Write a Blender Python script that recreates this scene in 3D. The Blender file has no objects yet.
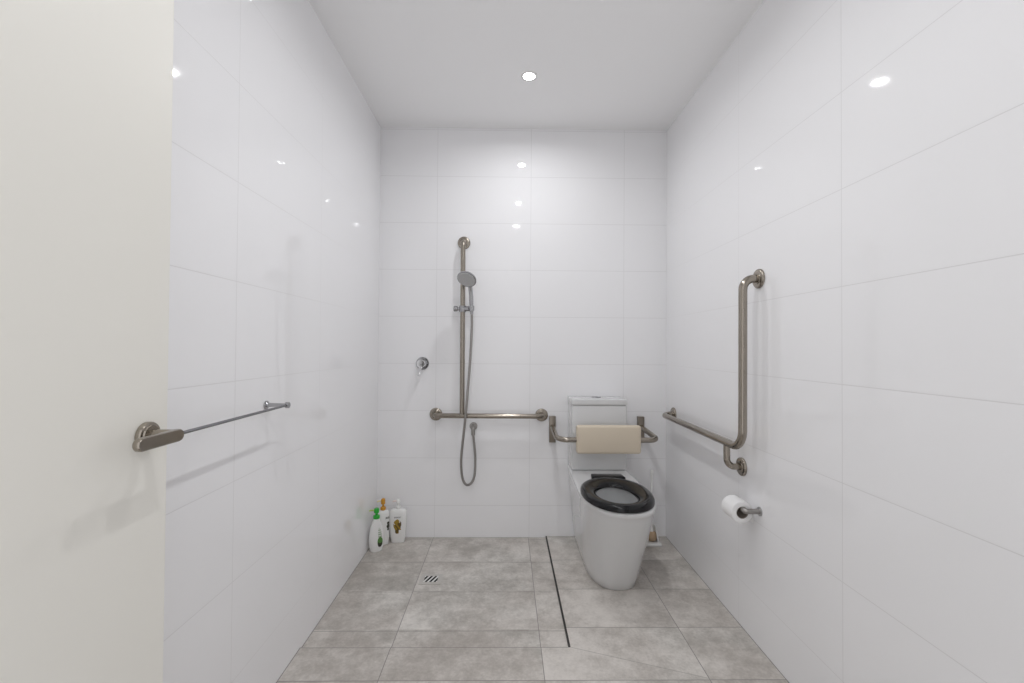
import bpy, bmesh, math, random
from mathutils import Vector, Matrix
random.seed(4)
PI = math.pi
sc = bpy.context.scene
col = sc.collection
W, H = 1.84, 2.606          # room width and height; the far wall is Y = 0
YF = -2.92                  # wall behind the camera

# ------------------------------------------------------------------ materials
def mat(name, color, rough=0.5, metal=0.0, **kw):
    m = bpy.data.materials.new(name); m.use_nodes = True
    b = m.node_tree.nodes['Principled BSDF']
    b.inputs['Base Color'].default_value = (*color, 1)
    b.inputs['Roughness'].default_value = rough
    b.inputs['Metallic'].default_value = metal
    for k, v in kw.items(): b.inputs[k].default_value = v
    return m

class NT:
    def __init__(s, m): s.t = m.node_tree; s.b = s.t.nodes['Principled BSDF']
    def n(s, typ, **kw):
        x = s.t.nodes.new(typ)
        for k, v in kw.items(): setattr(x, k, v)
        return x
    def link(s, a, b): s.t.links.new(a, b)
    def val(s, sock, v):
        if isinstance(v, (int, float)): sock.default_value = v
        elif isinstance(v, tuple): sock.default_value = v
        else: s.link(v, sock)
    def math(s, op, a, b=0.0, c=0.0):
        x = s.n('ShaderNodeMath', operation=op)
        s.val(x.inputs[0], a); s.val(x.inputs[1], b); s.val(x.inputs[2], c)
        return x.outputs[0]
    def mix(s, f, a, b):
        x = s.n('ShaderNodeMix', data_type='RGBA')
        s.val(x.inputs[0], f); s.val(x.inputs[6], a); s.val(x.inputs[7], b)
        return x.outputs[2]
    def xyz(s):
        c = s.n('ShaderNodeTexCoord'); p = s.n('ShaderNodeSeparateXYZ')
        s.link(c.outputs['Object'], p.inputs[0]); s.co = c.outputs['Object']
        return p.outputs
    def noise(s, scale, detail=3, rough=.55, vec=None):
        x = s.n('ShaderNodeTexNoise'); x.inputs['Scale'].default_value = scale
        x.inputs['Detail'].default_value = detail; x.inputs['Roughness'].default_value = rough
        s.link(vec or s.co, x.inputs['Vector'])
        return x.outputs['Fac']
    def gridd(s, c, off, size):      # distance to the nearest grid line, metres
        u = s.math('MODULO', s.math('ADD', s.math('SUBTRACT', c, off), 100 * size), size)
        return s.math('MINIMUM', u, s.math('SUBTRACT', size, u))
    def cell(s, c, off, size): return s.math('FLOOR', s.math('DIVIDE', s.math('SUBTRACT', c, off), size))
    def ss(s, d, e0, e1):            # 1 below e0, 0 above e1
        x = s.n('ShaderNodeMapRange', interpolation_type='SMOOTHSTEP')
        s.val(x.inputs[0], d); x.inputs[1].default_value = e0; x.inputs[2].default_value = e1
        x.inputs[3].default_value = 1; x.inputs[4].default_value = 0
        return x.outputs[0]
    def bump(s, h, strength, dist):
        x = s.n('ShaderNodeBump'); x.inputs['Strength'].default_value = strength
        x.inputs['Distance'].default_value = dist; s.link(h, x.inputs['Height'])
        s.link(x.outputs[0], s.b.inputs['Normal'])

def wall_tile(name, axis, off):
    m = mat(name, (.8, .8, .8), .05, 0, **{'IOR': 1.45})
    t = NT(m); p = t.xyz()
    dh = t.gridd(p[axis], off, .6); dv = t.gridd(p[2], 2.2938, .3)
    d = t.math('MINIMUM', dh, dv)
    g = t.ss(d, .0006, .0016)
    n = t.noise(1.1, 2)
    tile = t.mix(n, (.872, .871, .884, 1), (.892, .891, .903, 1))
    t.link(t.mix(g, tile, (.70, .695, .702, 1)), t.b.inputs['Base Color'])
    t.link(t.math('ADD', t.math('MULTIPLY', g, .5), .035), t.b.inputs['Roughness'])
    # soft pillowed tile edge and a very slight waviness in the glaze
    h = t.math('ADD', t.math('MULTIPLY', t.ss(d, .0005, .0022), -1.0), t.math('MULTIPLY', t.noise(3.0, 1), .3))
    t.bump(h, .25, .0006)
    return m

M = {}
M['tile_back'] = wall_tile('white_gloss_tile_far_wall', 0, .3655)
M['tile_side'] = wall_tile('white_gloss_tile_side_wall', 1, -.883)
M['ceiling'] = mat('matt_ceiling_paint', (.93, .928, .93), .9)
M['door'] = mat('cream_door_paint', (.81, .795, .74), .42)
t = NT(M['door']); t.xyz(); t.bump(t.noise(180, 2), .08, .0005)

def floor_mat():
    m = mat('grey_concrete_look_tile', (.4, .38, .36), .5)
    t = NT(m); p = t.xyz(); x, y = p[0], p[1]
    inshower = t.math('MULTIPLY', t.math('LESS_THAN', x, 1.076), t.math('GREATER_THAN', y, -1.2))
    dx = t.gridd(x, .360, .6); dy = t.gridd(t.math('ADD', y, t.math('MULTIPLY', inshower, .010)), -.3148, .3)
    d = t.math('MINIMUM', dx, dy)
    cut = t.math('ABSOLUTE', t.math('ADD', y, 1.0398))                 # cut row across the shower mouth
    cut = t.math('ADD', cut, t.math('MULTIPLY', t.math('SUBTRACT', 1, inshower), 9))
    d = t.math('MINIMUM', d, cut)
    # diagonal cut line on the fall of the floor
    ax, ay, bx_, by_ = 1.076, -1.038, 1.56, -1.208
    L = math.hypot(bx_ - ax, by_ - ay); nx, ny = -(by_ - ay) / L, (bx_ - ax) / L
    dd = t.math('ABSOLUTE', t.math('ADD', t.math('MULTIPLY', t.math('SUBTRACT', x, ax), nx), t.math('MULTIPLY', t.math('SUBTRACT', y, ay), ny)))
    rng = t.math('MULTIPLY', t.math('GREATER_THAN', x, ax), t.math('LESS_THAN', x, bx_))
    dd = t.math('ADD', t.math('ADD', dd, .0006), t.math('MULTIPLY', t.math('SUBTRACT', 1, rng), 9))
    d = t.math('MINIMUM', d, dd)
    we = t.math('MINIMUM', t.math('MINIMUM', t.math('SUBTRACT', x, 0.0015), t.math('SUBTRACT', W - .0015, x)), t.math('SUBTRACT', -.0015, y))
    d = t.math('MINIMUM', d, we)
    g = t.ss(d, .0008, .0020)
    cx = t.n('ShaderNodeCombineXYZ')
    t.link(t.cell(x, .36, .6), cx.inputs[0]); t.link(t.cell(y, -.3148, .3), cx.inputs[1])
    wn = t.n('ShaderNodeTexWhiteNoise', noise_dimensions='3D'); t.link(cx.outputs[0], wn.inputs['Vector'])
    # every tile takes another piece of the cloud pattern
    va = t.n('ShaderNodeVectorMath', operation='MULTIPLY_ADD'); t.link(wn.outputs['Color'], va.inputs[0])
    va.inputs[1].default_value = (7, 7, 7); t.link(t.co, va.inputs[2])
    n1 = t.noise(3.2, 5, .6, va.outputs[0]); n2 = t.noise(14, 6, .7, va.outputs[0]); n3 = t.noise(90, 3, .6, va.outputs[0])
    f = t.math('ADD', t.math('ADD', t.math('MULTIPLY', n1, .9), t.math('MULTIPLY', n2, .75)), t.math('MULTIPLY', n3, .35))
    f = t.math('ADD', f, t.math('MULTIPLY', t.math('SUBTRACT', wn.outputs['Value'], .5), .13))
    f = t.ss(f, .68, 1.36)
    c = t.mix(f, (.755, .73, .69, 1), (.36, .338, .308, 1))
    nw = t.ss(t.noise(2.1, 2, .5, va.outputs[0]), .4, .68)
    c = t.mix(t.math('MULTIPLY', nw, .17), c, (.50, .415, .37, 1))
    t.link(t.mix(g, c, (.23, .215, .20, 1)), t.b.inputs['Base Color'])
    t.link(t.math('ADD', t.math('MULTIPLY', n2, .25), .36), t.b.inputs['Roughness'])
    t.bump(t.math('SUBTRACT', t.math('MULTIPLY', n3, .25), g), .35, .001)
    return m
M['floor'] = floor_mat()

def brushed(name, color, rough):
    return mat(name, color, rough, 1.0)
M['nickel'] = brushed('brushed_nickel', (.35, .315, .27), .2)
M['nickel_dark'] = brushed('aged_nickel', (.25, .22, .187), .3)
M['chrome'] = brushed('chrome', (.42, .42, .43), .09)
M['chrome_bright'] = mat('polished_chrome', (.72, .72, .73), .07, 1.0)
M['hose'] = mat('ribbed_steel_hose', (.36, .345, .33), .35, 1.0)
M['steel'] = brushed('satin_steel', (.55, .55, .55), .28)
M['dark_strip'] = mat('dark_metal_strip', (.035, .033, .031), .5, .3)
M['ceramic'] = mat('white_ceramic', (.67, .675, .68), .07, 0, **{'Coat Weight': .4, 'Coat Roughness': .03})
M['black'] = mat('glossy_black_plastic', (.007, .007, .008), .13, 0, **{'IOR': 1.38})
M['water'] = mat('toilet_water', (.9, .95, .95), .02, 0, **{'Transmission Weight': 1.0, 'IOR': 1.33})
M['vinyl'] = mat('beige_vinyl', (.67, .585, .465), .42)
t = NT(M['vinyl']); t.xyz(); t.bump(t.noise(420, 2), .12, .0006)
M['paper'] = mat('tissue_paper', (.88, .88, .88), .95)
t = NT(M['paper']); t.xyz(); t.bump(t.noise(260, 3), .3, .0008)
M['card'] = mat('grey_cardboard', (.33, .29, .25), .9)
M['plastic_white'] = mat('white_plastic', (.84, .84, .83), .25)
M['bottle'] = mat('white_bottle_plastic', (.83, .83, .82), .22)
M['green'] = mat('green_plastic', (.02, .42, .035), .3)
M['lime'] = mat('pale_lime_plastic', (.55, .68, .22), .35)
M['orange'] = mat('amber_plastic', (.58, .27, .02), .3)
M['straw'] = mat('pale_straw_plastic', (.80, .70, .42), .35)
M['blush'] = mat('pale_pink_plastic', (.82, .70, .68), .3)
M['ink_dark'] = mat('dark_ink', (.03, .035, .02), .4)
M['ink_green'] = mat('leaf_green_ink', (.10, .24, .06), .4)
M['ink_sage'] = mat('sage_ink', (.38, .45, .34), .4)
M['ink_grey'] = mat('grey_ink', (.20, .20, .21), .4)
M['ink_gold'] = mat('gold_ink', (.36, .23, .025), .4)
M['ink_olive'] = mat('olive_ink', (.12, .075, .012), .4)
M['bristle'] = mat('tan_bristles', (.50, .36, .24), .9)
t = NT(M['bristle']); t.xyz(); t.bump(t.noise(350, 2), .8, .003)
M['hole'] = mat('black_drain_hole', (.008, .008, .008), .6)
M['lens'] = mat('lamp_lens', (1, 1, 1), .5)
LAMP = 20.0
POWER = 1.83
M['lens'].node_tree.nodes['Principled BSDF'].inputs['Emission Color'].default_value = (.975, .985, 1, 1)
M['lens'].node_tree.nodes['Principled BSDF'].inputs['Emission Strength'].default_value = LAMP

# ------------------------------------------------------------------ builders
def build(name, bm, m, parent=None, smooth=True, angle=40):
    bmesh.ops.recalc_face_normals(bm, faces=bm.faces)
    me = bpy.data.meshes.new(name); bm.to_mesh(me); bm.free()
    o = bpy.data.objects.new(name, me); col.objects.link(o)
    for x in (m if isinstance(m, (list, tuple)) else [m]): me.materials.append(x)
    if smooth:
        for p in me.polygons: p.use_smooth = True
        bm2 = bmesh.new(); bm2.from_mesh(me)
        for e in bm2.edges:
            e.smooth = not (len(e.link_faces) == 2 and e.calc_face_angle(0) > math.radians(angle))
        bm2.to_mesh(me); bm2.free()
    if parent is not None:
        o.parent = parent
        o.matrix_parent_inverse = parent_world(parent).inverted()
    return o

def parent_world(o):
    m = o.matrix_basis.copy()
    if o.parent: m = parent_world(o.parent) @ o.matrix_parent_inverse @ m
    return m

def thing(name, label, cat, loc, group=None):
    o = bpy.data.objects.new(name, None); col.objects.link(o)
    o.empty_display_size = .05
    o.location = loc; o['label'] = label; o['category'] = cat
    if group: o['group'] = group
    return o

def tag(o, label, cat, group=None):
    o['label'] = label; o['category'] = cat
    if group: o['group'] = group
    return o

def struct(name, bm, m, label=None, cat=None, **kw):
    o = build(name, bm, m, **kw); o['kind'] = 'structure'
    if label: o['label'] = label
    if cat: o['category'] = cat
    return o

def box(bm, x0, x1, y0, y1, z0, z1, bev=0.0, seg=2, mi=0):
    v = [bm.verts.new((x, y, z)) for x in (x0, x1) for y in (y0, y1) for z in (z0, z1)]
    fs = [bm.faces.new([v[i] for i in q]) for q in ((0, 1, 3, 2), (4, 6, 7, 5), (0, 4, 5, 1), (2, 3, 7, 6), (0, 2, 6, 4), (1, 5, 7, 3))]
    for f in fs: f.material_index = mi
    if bev:
        es = list({e for f in fs for e in f.edges})
        bmesh.ops.bevel(bm, geom=es, offset=bev, segments=seg, profile=.5, affect='EDGES')
    return bm

def rbox(x0, x1, y0, y1, z0, z1, bev=.004, seg=3):
    return box(bmesh.new(), x0, x1, y0, y1, z0, z1, bev, seg)

def fillet(pts, rad, n=8):
    pts = [Vector(p) for p in pts]; out = [pts[0]]
    for i in range(1, len(pts) - 1):
        a, b, c = pts[i - 1], pts[i], pts[i + 1]
        r = rad[i - 1] if isinstance(rad, (list, tuple)) else rad
        u, v = (a - b).normalized(), (c - b).normalized()
        th = u.angle(v)
        if th > PI - .02 or r <= 0: out.append(b); continue
        d = r / math.tan(th / 2); ctr = b + (u + v).normalized() * (r / math.sin(th / 2))
        p0, p1 = b + u * d, b + v * d
        e0, e1 = p0 - ctr, p1 - ctr; ang = e0.angle(e1)
        ax = e0.cross(e1).normalized()
        for k in range(n + 1): out.append(ctr + Matrix.Rotation(ang * k / n, 3, ax) @ e0)
    out.append(pts[-1]); return out

def smooth_path(pts, n=8):
    P = [Vector(p) for p in pts]; P = [2 * P[0] - P[1]] + P + [2 * P[-1] - P[-2]]; out = []
    for i in range(1, len(P) - 2):
        for k in range(n):
            t = k / n; a, b, c, d = P[i - 1], P[i], P[i + 1], P[i + 2]
            out.append(.5 * ((2 * b) + (c - a) * t + (2 * a - 5 * b + 4 * c - d) * t * t + (3 * b - a - 3 * c + d) * t ** 3))
    out.append(P[-2]); return out

def tube(bm, pts, r, n=16, cap=True):
    pts = [Vector(p) for p in pts]; rr = r if isinstance(r, (list, tuple)) else [r] * len(pts)
    rings = []; prev = None
    for i, p in enumerate(pts):
        tg = ((pts[min(i + 1, len(pts) - 1)] - p).normalized() + (p - pts[max(i - 1, 0)]).normalized()).normalized()
        if prev is None:
            nrm = tg.orthogonal().normalized()
        else:
            nrm = (prev - tg * prev.dot(tg)).normalized()
        prev = nrm; bi = tg.cross(nrm)
        rings.append([bm.verts.new(p + (nrm * math.cos(2 * PI * k / n) + bi * math.sin(2 * PI * k / n)) * rr[i]) for k in range(n)])
    for a, b in zip(rings, rings[1:]):
        for k in range(n): bm.faces.new((a[k], a[(k + 1) % n], b[(k + 1) % n], b[k]))
    if cap:
        bm.faces.new(rings[0][::-1]); bm.faces.new(rings[-1])
    return bm

def lathe(bm, prof, origin, axis, n=40, cap0=True, cap1=True):
    """prof: list of (distance along axis, radius)"""
    ax = Vector(axis).normalized(); u = ax.orthogonal().normalized(); v = ax.cross(u); o = Vector(origin); rings = []
    for h, r in prof:
        if r < 1e-6: rings.append([bm.verts.new(o + ax * h)])
        else: rings.append([bm.verts.new(o + ax * h + (u * math.cos(2 * PI * k / n) + v * math.sin(2 * PI * k / n)) * r) for k in range(n)])
    for a, b in zip(rings, rings[1:]):
        if len(a) == 1 and len(b) == 1: continue
        for k in range(n):
            k2 = (k + 1) % n
            if len(a) == 1: bm.faces.new((a[0], b[k2], b[k]))
            elif len(b) == 1: bm.faces.new((a[k], a[k2], b[0]))
            else: bm.faces.new((a[k], a[k2], b[k2], b[k]))
    if cap0 and len(rings[0]) > 1: bm.faces.new(rings[0][::-1])
    if cap1 and len(rings[-1]) > 1: bm.faces.new(rings[-1])
    return bm

def loft(bm, rings, cap0=True, cap1=True):
    R = [[bm.verts.new(p) for p in r] for r in rings]; n = len(R[0])
    for a, b in zip(R, R[1:]):
        for k in range(n): bm.faces.new((a[k], a[(k + 1) % n], b[(k + 1) % n], b[k]))
    if cap0: bm.faces.new(R[0][::-1])
    if cap1: bm.faces.new(R[-1])
    return bm

def wall_flange(name, at, axis, r, parent, m, th=.011):
    """round dished cover plate against a wall; axis points into the room"""
    bm = lathe(bmesh.new(), [(.0005, r), (th * .45, r), (th * .75, r * .97), (th, r * .86), (th, r * .62), (th * 1.25, r * .55), (th * 1.25, r * .3)], at, axis)
    return build(name, bm, m, parent)

# ------------------------------------------------------------------ room shell
T = .1
b = bmesh.new(); box(b, -T, W + T, 0, T, -.1, H + T)
struct('wall_back', b, M['tile_back'], smooth=False)
b = bmesh.new(); box(b, W, W + T, YF, 0, -.1, H + T)
struct('wall_right', b, M['tile_side'], smooth=False)
b = bmesh.new()
box(b, -T, 0, YF, 0, -.1, H + T)
struct('wall_left', b, M['tile_side'], smooth=False)
b = bmesh.new(); DX0, DX1, DH = .19, 1.115, 2.45      # doorway the photograph is taken from
box(b, -T, DX0, YF - T, YF, -.1, H + T); box(b, DX1, W + T, YF - T, YF, -.1, H + T); box(b, DX0, DX1, YF - T, YF, DH, H + T); box(b, DX0, DX1, YF - T, YF, -.1, 0)
struct('wall_front', b, M['tile_back'], smooth=False)
b = bmesh.new(); box(b, 0, W, YF, 0, H, H + T)
struct('ceiling', b, M['ceiling'], smooth=False)
SX, SY, SZ = 1.071, -1.038, -.008            # shower recess, a low step down
b = bmesh.new()
box(b, SX + .008, W, SY, 0, -.1, 0); box(b, 0, W, YF, SY, -.1, 0); box(b, 0, SX, SY, 0, -.1, SZ)
struct('floor', b, M['floor'], smooth=False)
b = bmesh.new(); box(b, SX, SX + .008, SY, 0, -.02, .0012, .0008, 1)
struct('trim_1', b, M['dark_strip'], 'thin dark metal strip along the shower edge in the floor tiles', 'trim', smooth=False)

# open door leaf with its lever handle
DX, DE = .19, -1.997
b = bmesh.new(); box(b, DX - .038, DX, DE - .91, DE, .008, 2.44, .0015, 2)
door = struct('door_1', b, M['door'], 'cream door leaf standing open in front of the left wall', 'door', smooth=False)
RY, RZ = -2.046, 1.0445
b = lathe(bmesh.new(), [(.0005, .0235), (.007, .0235), (.009, .022), (.0095, .018), (.012, .017), (.012, .010)], (DX, RY, RZ), (1, 0, 0))
rose = build('door_handle', b, M['nickel'], door)
b = bmesh.new()
lathe(b, [(.008, .0105), (.045, .0105), (.052, .0095)], (DX, RY, RZ), (1, 0, 0), 24)
# long flat lever with round ends, reaching back from the spindle
LX0, LX1, ya, yb, hr = DX + .046, DX + .057, RY + .014, RY - .084, .0108
rings = []
for x, s in ((LX0, .86), (LX0 + .002, 1), (LX1 - .002, 1), (LX1, .86)):
    r = hr * s; ring = []
    for k in range(13):
        a = -PI / 2 + PI * k / 12; ring.append((x, ya - hr + r * math.cos(a), RZ + r * math.sin(a)))
    for k in range(13):
        a = PI / 2 + PI * k / 12; ring.append((x, yb + hr + r * math.cos(a), RZ + r * math.sin(a)))
    rings.append(ring)
loft(b, rings)
build('lever', b, M['nickel'], rose)

# ------------------------------------------------------------------ downlights
def downlight(name, x, y, label, m, power):
    d = thing(name, label, 'downlight', (x, y, H), 'ceiling downlights')
    b = lathe(bmesh.new(), [(.0, .043), (.002, .043), (.0035, .041), (.0035, .030), (.001, .0285)], (x, y, H), (0, 0, -1), 48, False, False)
    build('trim_ring', b, M['plastic_white'], d)
    b = lathe(bmesh.new(), [(.0, .0283), (.0025, .028), (.003, 0)], (x, y, H), (0, 0, -1), 48, False, False)
    build('lens', b, m, d)
    ld = bpy.data.lights.new('lamp', 'AREA'); ld.energy = power; ld.color = (.985, .99, 1)
    ld.shape = 'DISK'; ld.size = .052; ld.spread = math.radians(165)
    lo = bpy.data.objects.new('lamp', ld); col.objects.link(lo)      # the lit disc of the lamp shines along its own -Z
    lo.parent = d; lo.location = (0, 0, -.0042)
for k, (y, lb) in enumerate(((-.555, 'round white downlight in the ceiling just in front of the far wall'),
                             (-1.45, 'round ceiling downlight over the middle of the room, second from the far wall'),
                             (-2.27, 'round ceiling downlight beside the open door, third from the far wall'))):
    downlight('downlight', .922, y, lb, M['lens'], POWER)

# ------------------------------------------------------------------ T-shaped grab rail in the shower
ni = M['nickel']
g = thing('shower_grab_rail', 'brushed nickel inverted T grab rail on the far shower wall', 'grab rail', (.705, 0, .772))
b = bmesh.new()
tube(b, fillet([(.369, -.004, .772), (.369, -.062, .772), (1.041, -.062, .770), (1.041, -.004, .770)], .035), .0155, 20)
hb = build('horizontal_bar', b, ni, g)
b = bmesh.new()
tube(b, fillet([(.5385, -.004, 1.866), (.5385, -.062, 1.866), (.5405, -.062, .776)], .035), .0155, 20)
build('vertical_bar', b, ni, g)
for at in ((.369, 0, .772), (1.041, 0, .770), (.5385, 0, 1.866)):
    wall_flange('flange', at, (0, -1, 0), .0405, g, ni)

# slider with knob and cup on the vertical bar
SZL = 1.438
s = thing('shower_slider', 'nickel slider clamp with round knob on the vertical shower rail', 'shower holder', (.54, -.062, SZL))
b = bmesh.new()
lathe(b, [(-.020, .021), (-.018, .0225), (.018, .0225), (.020, .021)], (.5393, -.062, SZL), (0, 0, 1), 28)
tube(b, [(.545, -.066, SZL), (.585, -.086, SZL)], .0155, 16)
build('clamp', b, M['chrome'], s)
b = lathe(bmesh.new(), [(.018, .010), (.030, .010), (.032, .0155), (.036, .018), (.052, .018), (.056, .0155), (.058, .010)], (.5393, -.062, SZL), (-1, -.06, .02), 28)
build('knob', b, M['chrome'], s)
cupax = Vector((-.05, -.06, 1)).normalized(); cup0 = Vector((.597, -.092, SZL))
b = lathe(bmesh.new(), [(-.017, .0135), (-.015, .0155), (.015, .0175), (.017, .0165), (.017, .0135), (-.012, .0115)], cup0, cupax, 24, True, False)
build('cup', b, M['chrome'], s)

# hand shower resting in the cup, with its hose
hs = thing('hand_shower', 'round chrome hand shower in the slider with a long looping hose', 'hand shower', cup0)
HC = Vector((.573, -.162, 1.611)); hn = Vector((-.22, -.62, -.76)).normalized()
b = lathe(bmesh.new(), [(-.022, .012), (-.020, .022), (-.012, .046), (-.004, .058), (.004, .060), (.007, .0585), (.0075, .055)], HC, hn, 48)
head = build('shower_head', b, M['chrome'], hs)
b = bmesh.new()
lathe(b, [(.0076, .0535), (.0095, .052), (.0095, .0)], HC, hn, 48, False, False)
up = hn.orthogonal().normalized(); vp = hn.cross(up)
for ring, cnt in ((.012, 6), (.024, 12), (.036, 18), (.046, 22)):
    for k in range(cnt):
        a = 2 * PI * k / cnt
        lathe(b, [(.0093, .0022), (.0118, .0016)], HC + (up * math.cos(a) + vp * math.sin(a)) * ring, hn, 6)
build('spray_face', b, mat('grey_spray_face', (.58, .58, .58), .3, .5), head)
b = bmesh.new()
rd = cup0 + cupax * .1 - HC; rd = (rd - hn * rd.dot(hn)).normalized()      # from the disc centre towards the handle, in the disc
hp = smooth_path([cup0 - cupax * .035, cup0, cup0 + cupax * .05, cup0 + cupax * .095 + Vector((0, .002, 0)), HC + rd * .054 - hn * .012, HC + rd * .03 - hn * .015], 6)
n_ = len(hp)
tube(b, hp, [.0095 + .0035 * min(1, i / (n_ * .4)) for i in range(n_)], 18)
build('handle', b, M['chrome'], hs)
b = bmesh.new()
e0 = cup0 - cupax * .035
hpts = [e0, e0 + Vector((.001, .001, -.06)), (.597, -.091, 1.244), (.590, -.097, 1.10), (.578, -.099, .93), (.566, -.099, .782), (.549, -.082, .625), (.537, -.062, .496),
        (.541, -.049, .40), (.556, -.046, .352), (.577, -.045, .337), (.602, -.044, .352), (.6195, -.042, .400), (.623, -.040, .50), (.616, -.042, .59), (.609, -.043, .648)]
hp = smooth_path(hpts, 24)
tube(b, hp, [.0074 + .0007 * (i % 2) for i in range(len(hp))], 10)
build('hose', b, M['hose'], hs)
# wall elbow that feeds the hose
w = thing('hose_wall_elbow', 'small round nickel wall elbow feeding the shower hose below the rail', 'wall elbow', (.608, 0, .697))
b = lathe(bmesh.new(), [(.0005, .025), (.006, .025), (.0085, .0235), (.0085, .015)], (.608, 0, .697), (0, -1, 0), 32)
build('flange', b, M['hose'], w)
b = bmesh.new()
tube(b, fillet([(.608, -.006, .697), (.608, -.043, .697), (.609, -.043, .648)], .018), .0125, 18)
build('elbow', b, M['hose'], w)

# ------------------------------------------------------------------ shower mixer
mx = thing('shower_mixer', 'chrome single lever shower mixer on the tiled wall left of the rail', 'shower mixer', (.28, 0, 1.09))
b = lathe(bmesh.new(), [(.0, .041), (.004, .041), (.007, .039), (.0075, .026)], (.28, 0, 1.094), (0, -1, 0), 44)
build('cover_plate', b, M['chrome'], mx)
b = lathe(bmesh.new(), [(.006, .0235), (.032, .0235), (.035, .0255), (.058, .0255), (.063, .023), (.064, .0)], (.28, 0, 1.094), (0, -1, 0), 40, True, False)
build('body', b, M['chrome_bright'], mx)
b = bmesh.new()
lp = [Vector(p) for p in ((.280, -.048, 1.090), (.279, -.064, 1.072), (.2765, -.080, 1.048), (.2745, -.092, 1.022))]
rings = []
for i, (p, wd, th) in enumerate(zip(lp, (.010, .010, .009, .0075), (.009, .007, .0055, .004))):
    ring = []
    for k in range(16):
        a = 2 * PI * k / 16; ring.append(p + Vector((math.cos(a) * wd, math.sin(a) * th * .8, math.sin(a) * th * .6)))
    rings.append(ring)
loft(b, rings); build('lever', b, M['chrome_bright'], mx)

# ------------------------------------------------------------------ toilet
TX = 1.372
tl = thing('toilet', 'white back-to-wall toilet with a black open seat ring', 'toilet', (TX, -.35, 0))
def dring(hw, yf, z, yb, flat, N=120, cy=-.42):
    """D outline: straight back and sides, rounded front, sampled by angle round (TX, cy)"""
    poly = []
    ys = yb - (yb - yf) * flat                      # where the front curve begins
    rc = .03
    for k in range(7):
        a = PI / 2 + (PI / 2) * k / 6; poly.append((-hw + rc + rc * math.cos(a), yb - rc + rc * math.sin(a)))
    for k in range(49):
        a = PI + PI * k / 48
        ca, sa = math.cos(a), math.sin(a); e = 2 / 2.4
        poly.append((hw * math.copysign(abs(ca) ** e, ca), ys + (ys - yf) * math.copysign(abs(sa) ** e, sa)))
    for k in range(7):
        a = PI / 2 * k / 6; poly.append((hw - rc + rc * math.cos(a), yb - rc + rc * math.sin(a)))
    out = []
    for k in range(N):
        a = 2 * PI * k / N; dx, dy = math.cos(a), math.sin(a); best = None
        for i in range(len(poly)):
            (x0, y0), (x1, y1) = poly[i], poly[(i + 1) % len(poly)]
            y0 -= cy; y1 -= cy
            den = dx * (y1 - y0) - dy * (x1 - x0)
            if abs(den) < 1e-12: continue
            tt = (x0 * (y1 - y0) - y0 * (x1 - x0)) / den; uu = (x0 * dy - y0 * dx) / den
            if tt > 0 and -1e-6 <= uu <= 1 + 1e-6: best = tt if best is None else max(best, tt)
        out.append(Vector((TX + dx * best, cy + dy * best, z)))
    return out
def ering(hw, hl, yc, z, N=120, cy=-.42):
    """egg ring sampled so that it keeps the order of dring"""
    return [Vector((TX + hw * math.cos(2 * PI * k / N), yc + hl * math.sin(2 * PI * k / N), z)) for k in range(N)]
PB = -.004
layers = [(.0, .130, -.628, .009), (.004, .134, -.634, .009), (.05, .139, -.657, .009), (.12, .146, -.693, .009), (.2, .155, -.733, .008), (.28, .164, -.775, .007), (.36, .173, -.815, .005),
          (.41, .1785, -.839, .003), (.437, .1825, -.852, .002), (.443, .1845, -.857, .002), (.453, .185, -.858, .002), (.461, .183, -.856, .002), (.4645, .177, -.850, .002), (.465, .165, -.838, .002)]
rings = [[p + Vector((dx, 0, 0)) for p in dring(hw, yf, z, PB, .58)] for z, hw, yf, dx in layers]
for r in rings:                                      # the pan narrows a little towards the cistern
    for p in r: p.x = TX + (p.x - TX) * (1 - .080 * (p.z / .46) * (max(0, p.y + .66) / .66))
rings += [ering(.126, .172, -.640, .465), ering(.117, .158, -.642, .462), ering(.114, .155, -.642, .452), ering(.117, .158, -.640, .432), ering(.112, .140, -.62, .37), ering(.092, .115, -.60, .31), ering(.065, .080, -.575, .265), ering(.05, .055, -.56, .24), ering(.03, .03, -.56, .225)]
b = loft(bmesh.new(), rings)
pan = build('pan', b, M['ceramic'], tl, angle=50)
b = lathe(bmesh.new(), [(0, .092), (.002, .092), (.002, 0)], (TX, -.595, .300), (0, 0, 1), 40)
for v in b.verts: v.co.y = -.595 + (v.co.y + .595) * 1.2
build('water', b, M['water'], pan)
# cistern
b = rbox(1.2085, 1.5405, -.176, -.004, .4665, .8555, .010, 4)
ci = build('cistern', b, M['ceramic'], tl)
b = rbox(1.206, 1.543, -.180, -.003, .8567, .893, .006, 4)
lid = build('cistern_lid', b, M['ceramic'], ci)
for sgn in (-1, 1):
    b = bmesh.new(); ring = []
    for k in range(25):
        a = -PI / 2 + PI * k / 24; ring.append((sgn * (.0015 + .027 * math.cos(a)), .027 * math.sin(a)))
    loft(b, [[(TX + x * s, -.09 + y * s, z) for x, y in ring] for z, s in ((.8925, 1), (.897, 1), (.8985, .93))])
    build('flush_button', b, M['chrome'], ci)
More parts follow.
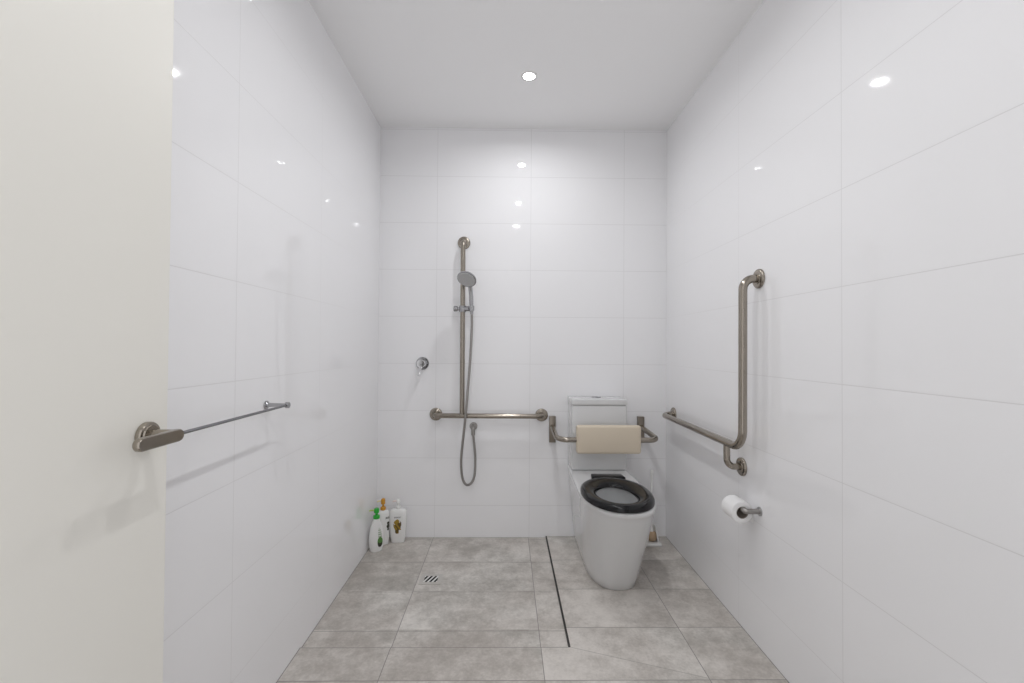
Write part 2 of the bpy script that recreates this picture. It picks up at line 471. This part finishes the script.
# seat ring
b = bmesh.new(); N = 96; rings = []
prof = [(.0, .0), (.0, .010), (.05, .0185), (.14, .0245), (.28, .0285), (.45, .030), (.62, .0275), (.78, .0235), (.90, .0175), (.98, .009), (1, .0)]
for i in range(len(prof)):
    f, h = prof[i]; ring = []
    for k in range(N):
        a = 2 * PI * k / N; ca, sa = math.cos(a), math.sin(a); e = 2 / 2.15
        sx, sy = math.copysign(abs(ca) ** e, ca), math.copysign(abs(sa) ** e, sa)
        egg = 1 + .04 * sa
        ox, oy = -.006 + .1735 * sx * egg, -.625 + .2375 * sy
        ix, iy = -.012 + .096 * ca, -.646 + .143 * sa
        ring.append((TX + ox + (ix - ox) * f, oy + (iy - oy) * f, .4675 + h))
    rings.append(ring)
R = [[b.verts.new(p) for p in r] for r in rings]
for i in range(len(R)):
    A, Bq = R[i], R[(i + 1) % len(R)]
    for k in range(N): b.faces.new((A[k], A[(k + 1) % N], Bq[(k + 1) % N], Bq[k]))
seat = build('seat', b, M['black'], tl)
b = rbox(TX - .077, TX + .096, -.395, -.322, .4655, .491, .007, 3)
for v in b.verts:
    if v.co.y < -.36: v.co.x = TX + (v.co.x - TX) * 1.08
build('hinge', b, M['black'], seat)

# ------------------------------------------------------------------ backrest above the pan
br = thing('padded_backrest', 'beige padded backrest on bent nickel arms in front of the cistern', 'backrest', (1.39, 0, .68))
for x in (1.109, 1.672):
    b = rbox(x - .0205, x + .0205, -.030, -.0005, .600, .765, .003, 2)
    build('bracket', b, M['nickel_dark'], br)
b = tube(bmesh.new(), fillet([(1.109, -.025, .700), (1.112, -.268, .668), (1.262, -.268, .668)], .062, 10), .0155, 20)
build('arm', b, ni, br)
b = tube(bmesh.new(), fillet([(1.672, -.025, .700), (1.700, -.268, .668), (1.552, -.268, .668)], .045, 10), .0155, 20)
build('arm', b, ni, br)
b = rbox(1.2215, 1.5935, -.292, -.243, .591, .753, .014, 5)
for v in b.verts:                                   # a slight padded swell on the front
    if v.co.y < -.28:
        fx, fz = (v.co.x - 1.4075) / .186, (v.co.z - .672) / .081
        v.co.y -= .004 * max(0, 1 - fx * fx) * max(0, 1 - fz * fz)
build('cushion', b, M['vinyl'], br)

# ------------------------------------------------------------------ L grab rail on the right wall
rr = thing('side_grab_rail', 'brushed nickel L-shaped grab rail on the right wall beside the toilet', 'grab rail', (W, -.6, .79))
RX = 1.772
b = tube(bmesh.new(), fillet([(W - .004, -1.044, 1.486), (RX, -1.044, 1.486), (RX, -1.042, .795), (RX, -.135, .795), (W - .004, -.135, .800)], [.045, .075, .045], 10), .0165, 22)
build('bar', b, ni, rr)
b = tube(bmesh.new(), fillet([(RX, -.914, .795), (RX, -.914, .690), (W - .004, -.914, .690)], .035, 10), .0135, 20)
build('support', b, ni, rr)
for at in ((W, -1.044, 1.486), (W, -.135, .800), (W, -.914, .690)):
    wall_flange('flange', at, (-1, 0, 0), .0395, rr, ni)

# ------------------------------------------------------------------ toilet roll and holder
th = thing('toilet_roll_holder', 'grey metal angled toilet roll holder on the right wall', 'toilet roll holder', (W, -1.047, .546))
b = lathe(bmesh.new(), [(.0005, .018), (.004, .018), (.0045, .014)], (W, -1.047, .546), (-1, 0, 0), 28)
build('flange', b, M['steel'], th)
b = tube(bmesh.new(), fillet([(W - .002, -1.047, .546), (1.780, -1.047, .546), (1.780, -.930, .546)], .012, 6), .0105, 20)
build('arm', b, M['hose'], th)
rz = .546 - .0133
def roll_ring(y, r): return [Vector((1.780 + r * math.cos(2 * PI * k / 48), y, rz + r * math.sin(2 * PI * k / 48))) for k in range(48)]
y0, y1, ro, ri = -1.026, -.940, .0445, .0243
rp = thing('toilet_roll', 'white toilet paper roll on its holder beneath the side grab rail', 'toilet roll', (1.780, -.97, rz - ro))
b = loft(bmesh.new(), [roll_ring(y0, ri), roll_ring(y0 - .0005, ri + .002), roll_ring(y0 - .0005, ro - .003), roll_ring(y0 + .0015, ro), roll_ring(y1 - .0015, ro), roll_ring(y1, ro - .003), roll_ring(y1, ri)], False, False)
build('paper', b, M['paper'], rp)
b = loft(bmesh.new(), [roll_ring(y0 + .0005, ri), roll_ring(y0 + .0005, ri - .0012), roll_ring(y1 - .0005, ri - .0012), roll_ring(y1 - .0005, ri)], False, False)
build('core', b, M['card'], rp)
b = bmesh.new()                                     # loose end hanging off the wall side of the roll
pr = [(ro + .0006, a) for a in (1.4, 1.1, .8, .5, .2, 0)]
pts = [(1.780 + r * math.cos(a), rz + r * math.sin(a)) for r, a in pr] + [(1.780 + ro + .0012, rz - .02), (1.780 + ro - .001, rz - .042)]
for tk in (0, .0008):
    pass
Va = [[b.verts.new((x + dx, y, z)) for x, z in pts] for y in (y0 + .001, y1 - .001) for dx in (0, .0008)]
for i in range(len(pts) - 1):
    b.faces.new((Va[0][i], Va[0][i + 1], Va[2][i + 1], Va[2][i])); b.faces.new((Va[1][i], Va[3][i], Va[3][i + 1], Va[1][i + 1]))
    b.faces.new((Va[0][i], Va[1][i], Va[1][i + 1], Va[0][i + 1])); b.faces.new((Va[2][i], Va[2][i + 1], Va[3][i + 1], Va[3][i]))
b.faces.new((Va[0][-1], Va[1][-1], Va[3][-1], Va[2][-1])); b.faces.new((Va[0][0], Va[2][0], Va[3][0], Va[1][0]))
build('loose_sheet', b, M['paper'], rp)

# ------------------------------------------------------------------ towel rail on the left wall
tr = thing('towel_rail', 'slim chrome towel rail on the left wall behind the door', 'towel rail', (0, -1.64, 1.0))
b = tube(bmesh.new(), [(.072, -1.306, 1.0), (.072, -1.970, 1.0)], .0042, 16)
build('bar', b, mat('dark_chrome', (.26, .26, .27), .12, 1.0), tr)
for y in (-1.313, -1.963):
    b = lathe(bmesh.new(), [(.003, .0075), (.060, .0060), (.067, .0060), (.068, .0105), (.078, .0105), (.079, .0095)], (0, y, 1.0), (1, 0, 0), 24)
    p_ = build('post', b, M['chrome'], tr)
    b = lathe(bmesh.new(), [(.0005, .0145), (.004, .0145), (.0055, .013), (.0055, .008)], (0, y, 1.0), (1, 0, 0), 28)
    build('flange', b, M['chrome'], p_)

# ------------------------------------------------------------------ floor drain
fd = thing('floor_drain', 'square steel floor drain with a slotted grate in the shower floor', 'drain', (.43, -.522, SZ))
dx0, dx1, dy0, dy1 = .374, .486, -.558, -.456
b = bmesh.new(); zf = SZ + .0025; fr = .021
box(b, dx0, dx1, dy0, dy0 + fr, SZ + .0003, zf); box(b, dx0, dx1, dy1 - fr, dy1, SZ + .0003, zf)
box(b, dx0, dx0 + fr, dy0 + fr, dy1 - fr, SZ + .0003, zf); box(b, dx1 - fr, dx1, dy0 + fr, dy1 - fr, SZ + .0003, zf)
M['bright_steel'] = mat('pale_steel', (.80, .80, .78), .5, .2)
M['frame'] = mat('satin_grey_frame', (.56, .54, .51), .45, .3)
build('frame', b, M['frame'], fd, smooth=False)
b = bmesh.new(); box(b, dx0 + fr, dx1 - fr, dy0 + fr, dy1 - fr, SZ + .0002, SZ + .0006)
gr = build('grate', b, M['hole'], fd, smooth=False)
b = bmesh.new()
gx0, gx1, gy0, gy1 = dx0 + fr, dx1 - fr, dy0 + fr, dy1 - fr
def clipbar(c, wdt, slope):
    """a slanted bar across the grate opening, cut to its edges"""
    L = .2; d = Vector((math.cos(slope), math.sin(slope), 0)); nrm = Vector((-d.y, d.x, 0))
    pl = [c + d * L + nrm * wdt, c - d * L + nrm * wdt, c - d * L - nrm * wdt, c + d * L - nrm * wdt]
    for ax, lim, sg in ((0, gx0, 1), (0, gx1, -1), (1, gy0, 1), (1, gy1, -1)):
        out = []
        for i in range(len(pl)):
            p, q = pl[i], pl[(i + 1) % len(pl)]; fp, fq = sg * (p[ax] - lim), sg * (q[ax] - lim)
            if fp >= 0: out.append(p)
            if fp * fq < 0: out.append(p + (q - p) * (fp / (fp - fq)))
        pl = out
        if len(pl) < 3: return
    loft(b, [[(p.x, p.y, z) for p in pl] for z in (SZ + .0008, zf)])
cc = Vector(((gx0 + gx1) / 2, (gy0 + gy1) / 2, 0))
for k in range(-2, 3): clipbar(cc + Vector((k * .0225, 0, 0)), .0042, math.radians(68))
build('grate_bars', b, M['bright_steel'], gr, smooth=False)

# ------------------------------------------------------------------ toilet brush in its holder
HX, HY = 1.711, -.112
bh = thing('toilet_brush_holder', 'white plastic toilet brush holder with an open front on the floor beside the toilet', 'brush holder', (HX, HY, 0))
b = rbox(HX - .050, HX + .050, HY - .042, HY + .042, .0003, .020, .005, 3)
base = build('base', b, M['plastic_white'], bh)
b = bmesh.new(); n = 28; a0, a1 = math.radians(-50), math.radians(230); grid = []
for z, r in ((.018, .047), (.05, .042), (.085, .034), (.110, .028), (.112, .027)):
    grid.append([[b.verts.new((HX + rr_ * math.cos(a0 + (a1 - a0) * k / n), HY + .85 * rr_ * math.sin(a0 + (a1 - a0) * k / n), z)) for k in range(n + 1)] for rr_ in (r, r - .003)])
for A, Bq in zip(grid, grid[1:]):
    for k in range(n):
        b.faces.new((A[0][k], A[0][k + 1], Bq[0][k + 1], Bq[0][k])); b.faces.new((A[1][k], Bq[1][k], Bq[1][k + 1], A[1][k + 1]))
    for k in (0, n): b.faces.new((A[0][k], Bq[0][k], Bq[1][k], A[1][k]))
for A in (grid[0], grid[-1]):
    for k in range(n): b.faces.new((A[0][k], A[1][k], A[1][k + 1], A[0][k + 1]))
build('shell', b, M['plastic_white'], bh)
tb = thing('toilet_brush', 'white toilet brush with tan bristles standing upright behind the toilet pan', 'toilet brush', (HX, HY, .02))
b = lathe(bmesh.new(), [(.0, .006), (.004, .020), (.012, .029), (.03, .0315), (.05, .0265), (.062, .012)], (HX, HY, .0205), (0, 0, 1), 28)
for v in b.verts:
    v.co.x += random.uniform(-.0012, .0012); v.co.y += random.uniform(-.0012, .0012)
build('bristles', b, M['bristle'], tb)
b = bmesh.new()
tube(b, smooth_path([(HX, HY, .075), (HX - .001, HY, .11), (HX - .002, HY - .002, .20), (HX - .002, HY - .004, .33), (HX, HY - .004, .43), (HX + .001, HY - .004, .455)], 5),
     [.014, .014, .014, .013, .011, .010, .009, .008, .007, .0065, .006, .006, .0062, .0064, .0066, .0068, .007, .0074, .0078, .0082, .0115, .0115, .0112, .0100, .007, .005][:26], 14)
build('handle', b, M['plastic_white'], tb)

# ------------------------------------------------------------------ bottles in the corner
class Bottle:
    """body lofted from (z, half width, half depth) with a squarish oval section"""
    def __init__(s, x, y, rot, prof, e=2.6):
        s.x, s.y, s.rot, s.prof, s.e = x, y, rot, prof, e
    def wh(s, z):
        P = s.prof
        for (z0, a0, b0), (z1, a1, b1) in zip(P, P[1:]):
            if z0 <= z <= z1:
                f = (z - z0) / (z1 - z0 or 1); return a0 + (a1 - a0) * f, b0 + (b1 - b0) * f
        return P[-1][1:]
    def pt(s, a, z, off=0.0):
        w, d = s.wh(z); ca, sa = math.cos(a), math.sin(a); e = 2 / s.e
        lx = (w + off) * math.copysign(abs(ca) ** e, ca); ly = (d + off) * math.copysign(abs(sa) ** e, sa)
        c, q = math.cos(s.rot), math.sin(s.rot)
        return Vector((s.x + lx * c - ly * q, s.y + lx * q + ly * c, s.z0 + z))
    z0 = SZ + .0003
    def body(s, parent, m, N=48):
        b = loft(bmesh.new(), [[s.pt(2 * PI * k / N, z) for k in range(N)] for z, _, _ in s.prof])
        return build('body', b, m, parent, angle=60)
    def patch(s, name, parent, m, ua, ub, za, zb, mask, nu=40, nv=40, off=.0006):
        """printed patch that follows the body; u runs along the local width on the front"""
        b = bmesh.new(); V = {}
        def vert(i, j):
            if (i, j) not in V:
                u = ua + (ub - ua) * i / nu; z = za + (zb - za) * j / nv
                w, d = s.wh(z); f = max(-.995, min(.995, u / w))
                a = -math.acos(math.copysign(abs(f) ** (s.e / 2), f))
                V[i, j] = b.verts.new(s.pt(a, z, off))
            return V[i, j]
        for i in range(nu):
            for j in range(nv):
                if mask((i + .5) / nu, (j + .5) / nv): b.faces.new((vert(i, j), vert(i + 1, j), vert(i + 1, j + 1), vert(i, j + 1)))
        return build(name, b, m, parent)

def pump(parent, x, y, z, r, m_collar, m_head, m_spout, spout_dir, h, name='pump'):
    b = lathe(bmesh.new(), [(0, r * .9), (.002, r), (.016, r), (.019, r * .85), (.019, r * .4), (.019 + h * .3, r * .36), (.019 + h * .3, r * .3)], (x, y, z), (0, 0, 1), 28)
    c = build(name, b, m_collar, parent)
    zt = z + .019 + h * .28
    b = lathe(bmesh.new(), [(0, r * .55), (.003, r * .8), (h * .45, r * .78), (h * .6, r * .62), (h * .62, 0)], (x, y, zt), (0, 0, 1), 28, True, False)
    hd = build('pump_head', b, m_head, c)
    d = Vector(spout_dir).normalized(); p = Vector((x, y, zt + h * .34))
    b = tube(bmesh.new(), smooth_path([p + d * r * .3, p + d * (r * 1.2), p + d * (r * 1.9) + Vector((0, 0, -.001)), p + d * (r * 2.2) + Vector((0, 0, -.005))], 5), [.0052] * 6 + [.0046] * 5 + [.004] * 5, 12)
    build('spout', b, m_spout, c)

# white bottle with gold print
B1 = thing('shampoo_bottle', 'white pump bottle with a gold print against the far wall', 'bottle', (.154, -.062, SZ), 'toiletry bottles in the shower corner')
k1 = Bottle(.150, -.060, math.radians(5), [(0, .039, .022), (.003, .041, .024), (.03, .0445, .0265), (.09, .0505, .028), (.15, .0525, .028), (.182, .052, .027), (.192, .050, .025), (.199, .042, .021), (.2025, .028, .016), (.205, .015, .013)], 3.4)
k1.body(B1, M['bottle'])
pump(B1, .150, -.060, SZ + .203, .0155, M['plastic_white'], M['plastic_white'], M['blush'], (-1, -.15, 0), .046)
k1.patch('brand_mark', B1, M['ink_grey'], -.020, .020, .154, .162, lambda u, v: (int(u * 22) % 3 != 2) and not (.3 < v < .6 and int(u * 22) % 2))
def swirl(ph, th):
    def f(u, v):
        x, y = u * 2 - 1, v * 2 - 1
        e = (x * 1.05 + .25 * math.sin(3 * y + ph)) ** 2 + (y * .95) ** 2
        return e < .85 and (math.sin(4.2 * x + 3.1 * y + 1.9 * math.sin(5 * y + 2 * x) + ph) > th) and not (y < -.45 and abs(x + .1) > .45)
    return f
k1.patch('gold_print', B1, M['ink_gold'], -.024, .022, .058, .148, swirl(.4, -.6), 44, 60)
k1.patch('dark_print', B1, M['ink_olive'], -.024, .022, .058, .148, swirl(3.5, .35), 44, 60, .0009)
# white bottle with an amber pump, behind the green-capped one
B2 = thing('conditioner_bottle', 'white bottle with an amber pump in the middle of the corner trio', 'bottle', (.076, -.085, SZ), 'toiletry bottles in the shower corner')
k2 = Bottle(.066, -.098, math.radians(28), [(0, .032, .020), (.003, .034, .022), (.04, .0365, .024), (.12, .038, .025), (.18, .0375, .0245), (.197, .035, .022), (.205, .029, .018), (.209, .018, .013), (.211, .012, .011)], 3)
k2.body(B2, M['bottle'])
pump(B2, .066, -.098, SZ + .209, .0160, M['orange'], M['orange'], M['straw'], (-1, -.1, 0), .056)
k2.patch('brand_mark', B2, M['ink_dark'], .010, .033, .158, .170, lambda u, v: int(u * 12) % 3 != 1)
k2.patch('dark_print', B2, M['ink_dark'], .014, .034, .085, .145, lambda u, v: (2 * u - 1.2) ** 2 + (2 * v - 1) ** 2 < .7 + .3 * math.sin(17 * v), 24, 40)
# green-capped detergent bottle
B3 = thing('cleaner_bottle', 'white bottle with a bright green cap and leaf label, nearest the left wall', 'bottle', (.052, -.186, SZ), 'toiletry bottles in the shower corner')
k3 = Bottle(.052, -.186, math.radians(22), [(0, .031, .019), (.004, .035, .021), (.03, .0395, .023), (.07, .0425, .024), (.11, .0405, .023), (.145, .034, .021), (.17, .025, .018), (.186, .019, .015), (.192, .014, .0135)], 2.4)
k3.body(B3, M['bottle'])
pump(B3, .052, -.186, SZ + .191, .0190, M['green'], M['green'], M['lime'], (-1, -.05, 0), .046, 'cap')
leaf = lambda cx, cy, rx, ry: (lambda u, v: ((u - cx) / rx) ** 2 + ((v - cy) / ry) ** 2 < 1)
k3.patch('label', B3, M['ink_sage'], .000, .034, .030, .140, lambda u, v: ((u - .75 + .35 * v) / .30) ** 2 + ((v - .55) / .45) ** 2 < 1 and int(v * 26) % 3 != 0, 30, 60)
k3.patch('leaf_print', B3, M['ink_green'], .000, .035, .030, .100, leaf(.55, .42, .42, .40), 30, 40, .0009)
k3.patch('dark_leaf_print', B3, M['ink_dark'], .000, .035, .026, .085, lambda u, v: leaf(.52, .35, .36, .30)(u, v) and not leaf(.55, .62, .3, .2)(u, v), 30, 40, .0012)

# ------------------------------------------------------------------ world, camera
WORLD = 0.56
wd = bpy.data.worlds.new('corridor_light'); sc.world = wd; wd.use_nodes = True
wd.node_tree.nodes['Background'].inputs[0].default_value = (.9, .9, .92, 1)
wd.node_tree.nodes['Background'].inputs[1].default_value = WORLD

cam = bpy.data.cameras.new('camera'); co = bpy.data.objects.new('camera', cam); col.objects.link(co)
f, yaw, pit, rol = 440.88, .0130, .0128, .0066
c, s_ = math.cos(yaw), math.sin(yaw); cp, sp = math.cos(pit), math.sin(pit)
R0 = Vector((c, -s_, 0)); F0 = Vector((s_ * cp, c * cp, sp)); U0 = R0.cross(F0)
Rx = R0 * math.cos(rol) + U0 * math.sin(rol); Ux = U0 * math.cos(rol) - R0 * math.sin(rol)
mw = Matrix.Identity(4)
for i in range(3):
    mw[i][0], mw[i][1], mw[i][2] = Rx[i], Ux[i], -F0[i]
mw[0][3], mw[1][3], mw[2][3] = .8128, -2.819, 1.2014
co.matrix_world = mw
cam.sensor_fit = 'HORIZONTAL'; cam.sensor_width = 36; cam.lens = f / 1024 * 36; cam.clip_start = .02
sc.camera = co

vs = sc.view_settings
sc.display_settings.display_device = 'sRGB'
vs.view_transform = 'Standard'; vs.look = 'None'; vs.exposure = 1.05; vs.gamma = 1; vs.use_curve_mapping = False
cy = sc.cycles
cy.max_bounces = 16; cy.diffuse_bounces = 12; cy.glossy_bounces = 8; cy.transmission_bounces = 8
cy.use_denoising = True
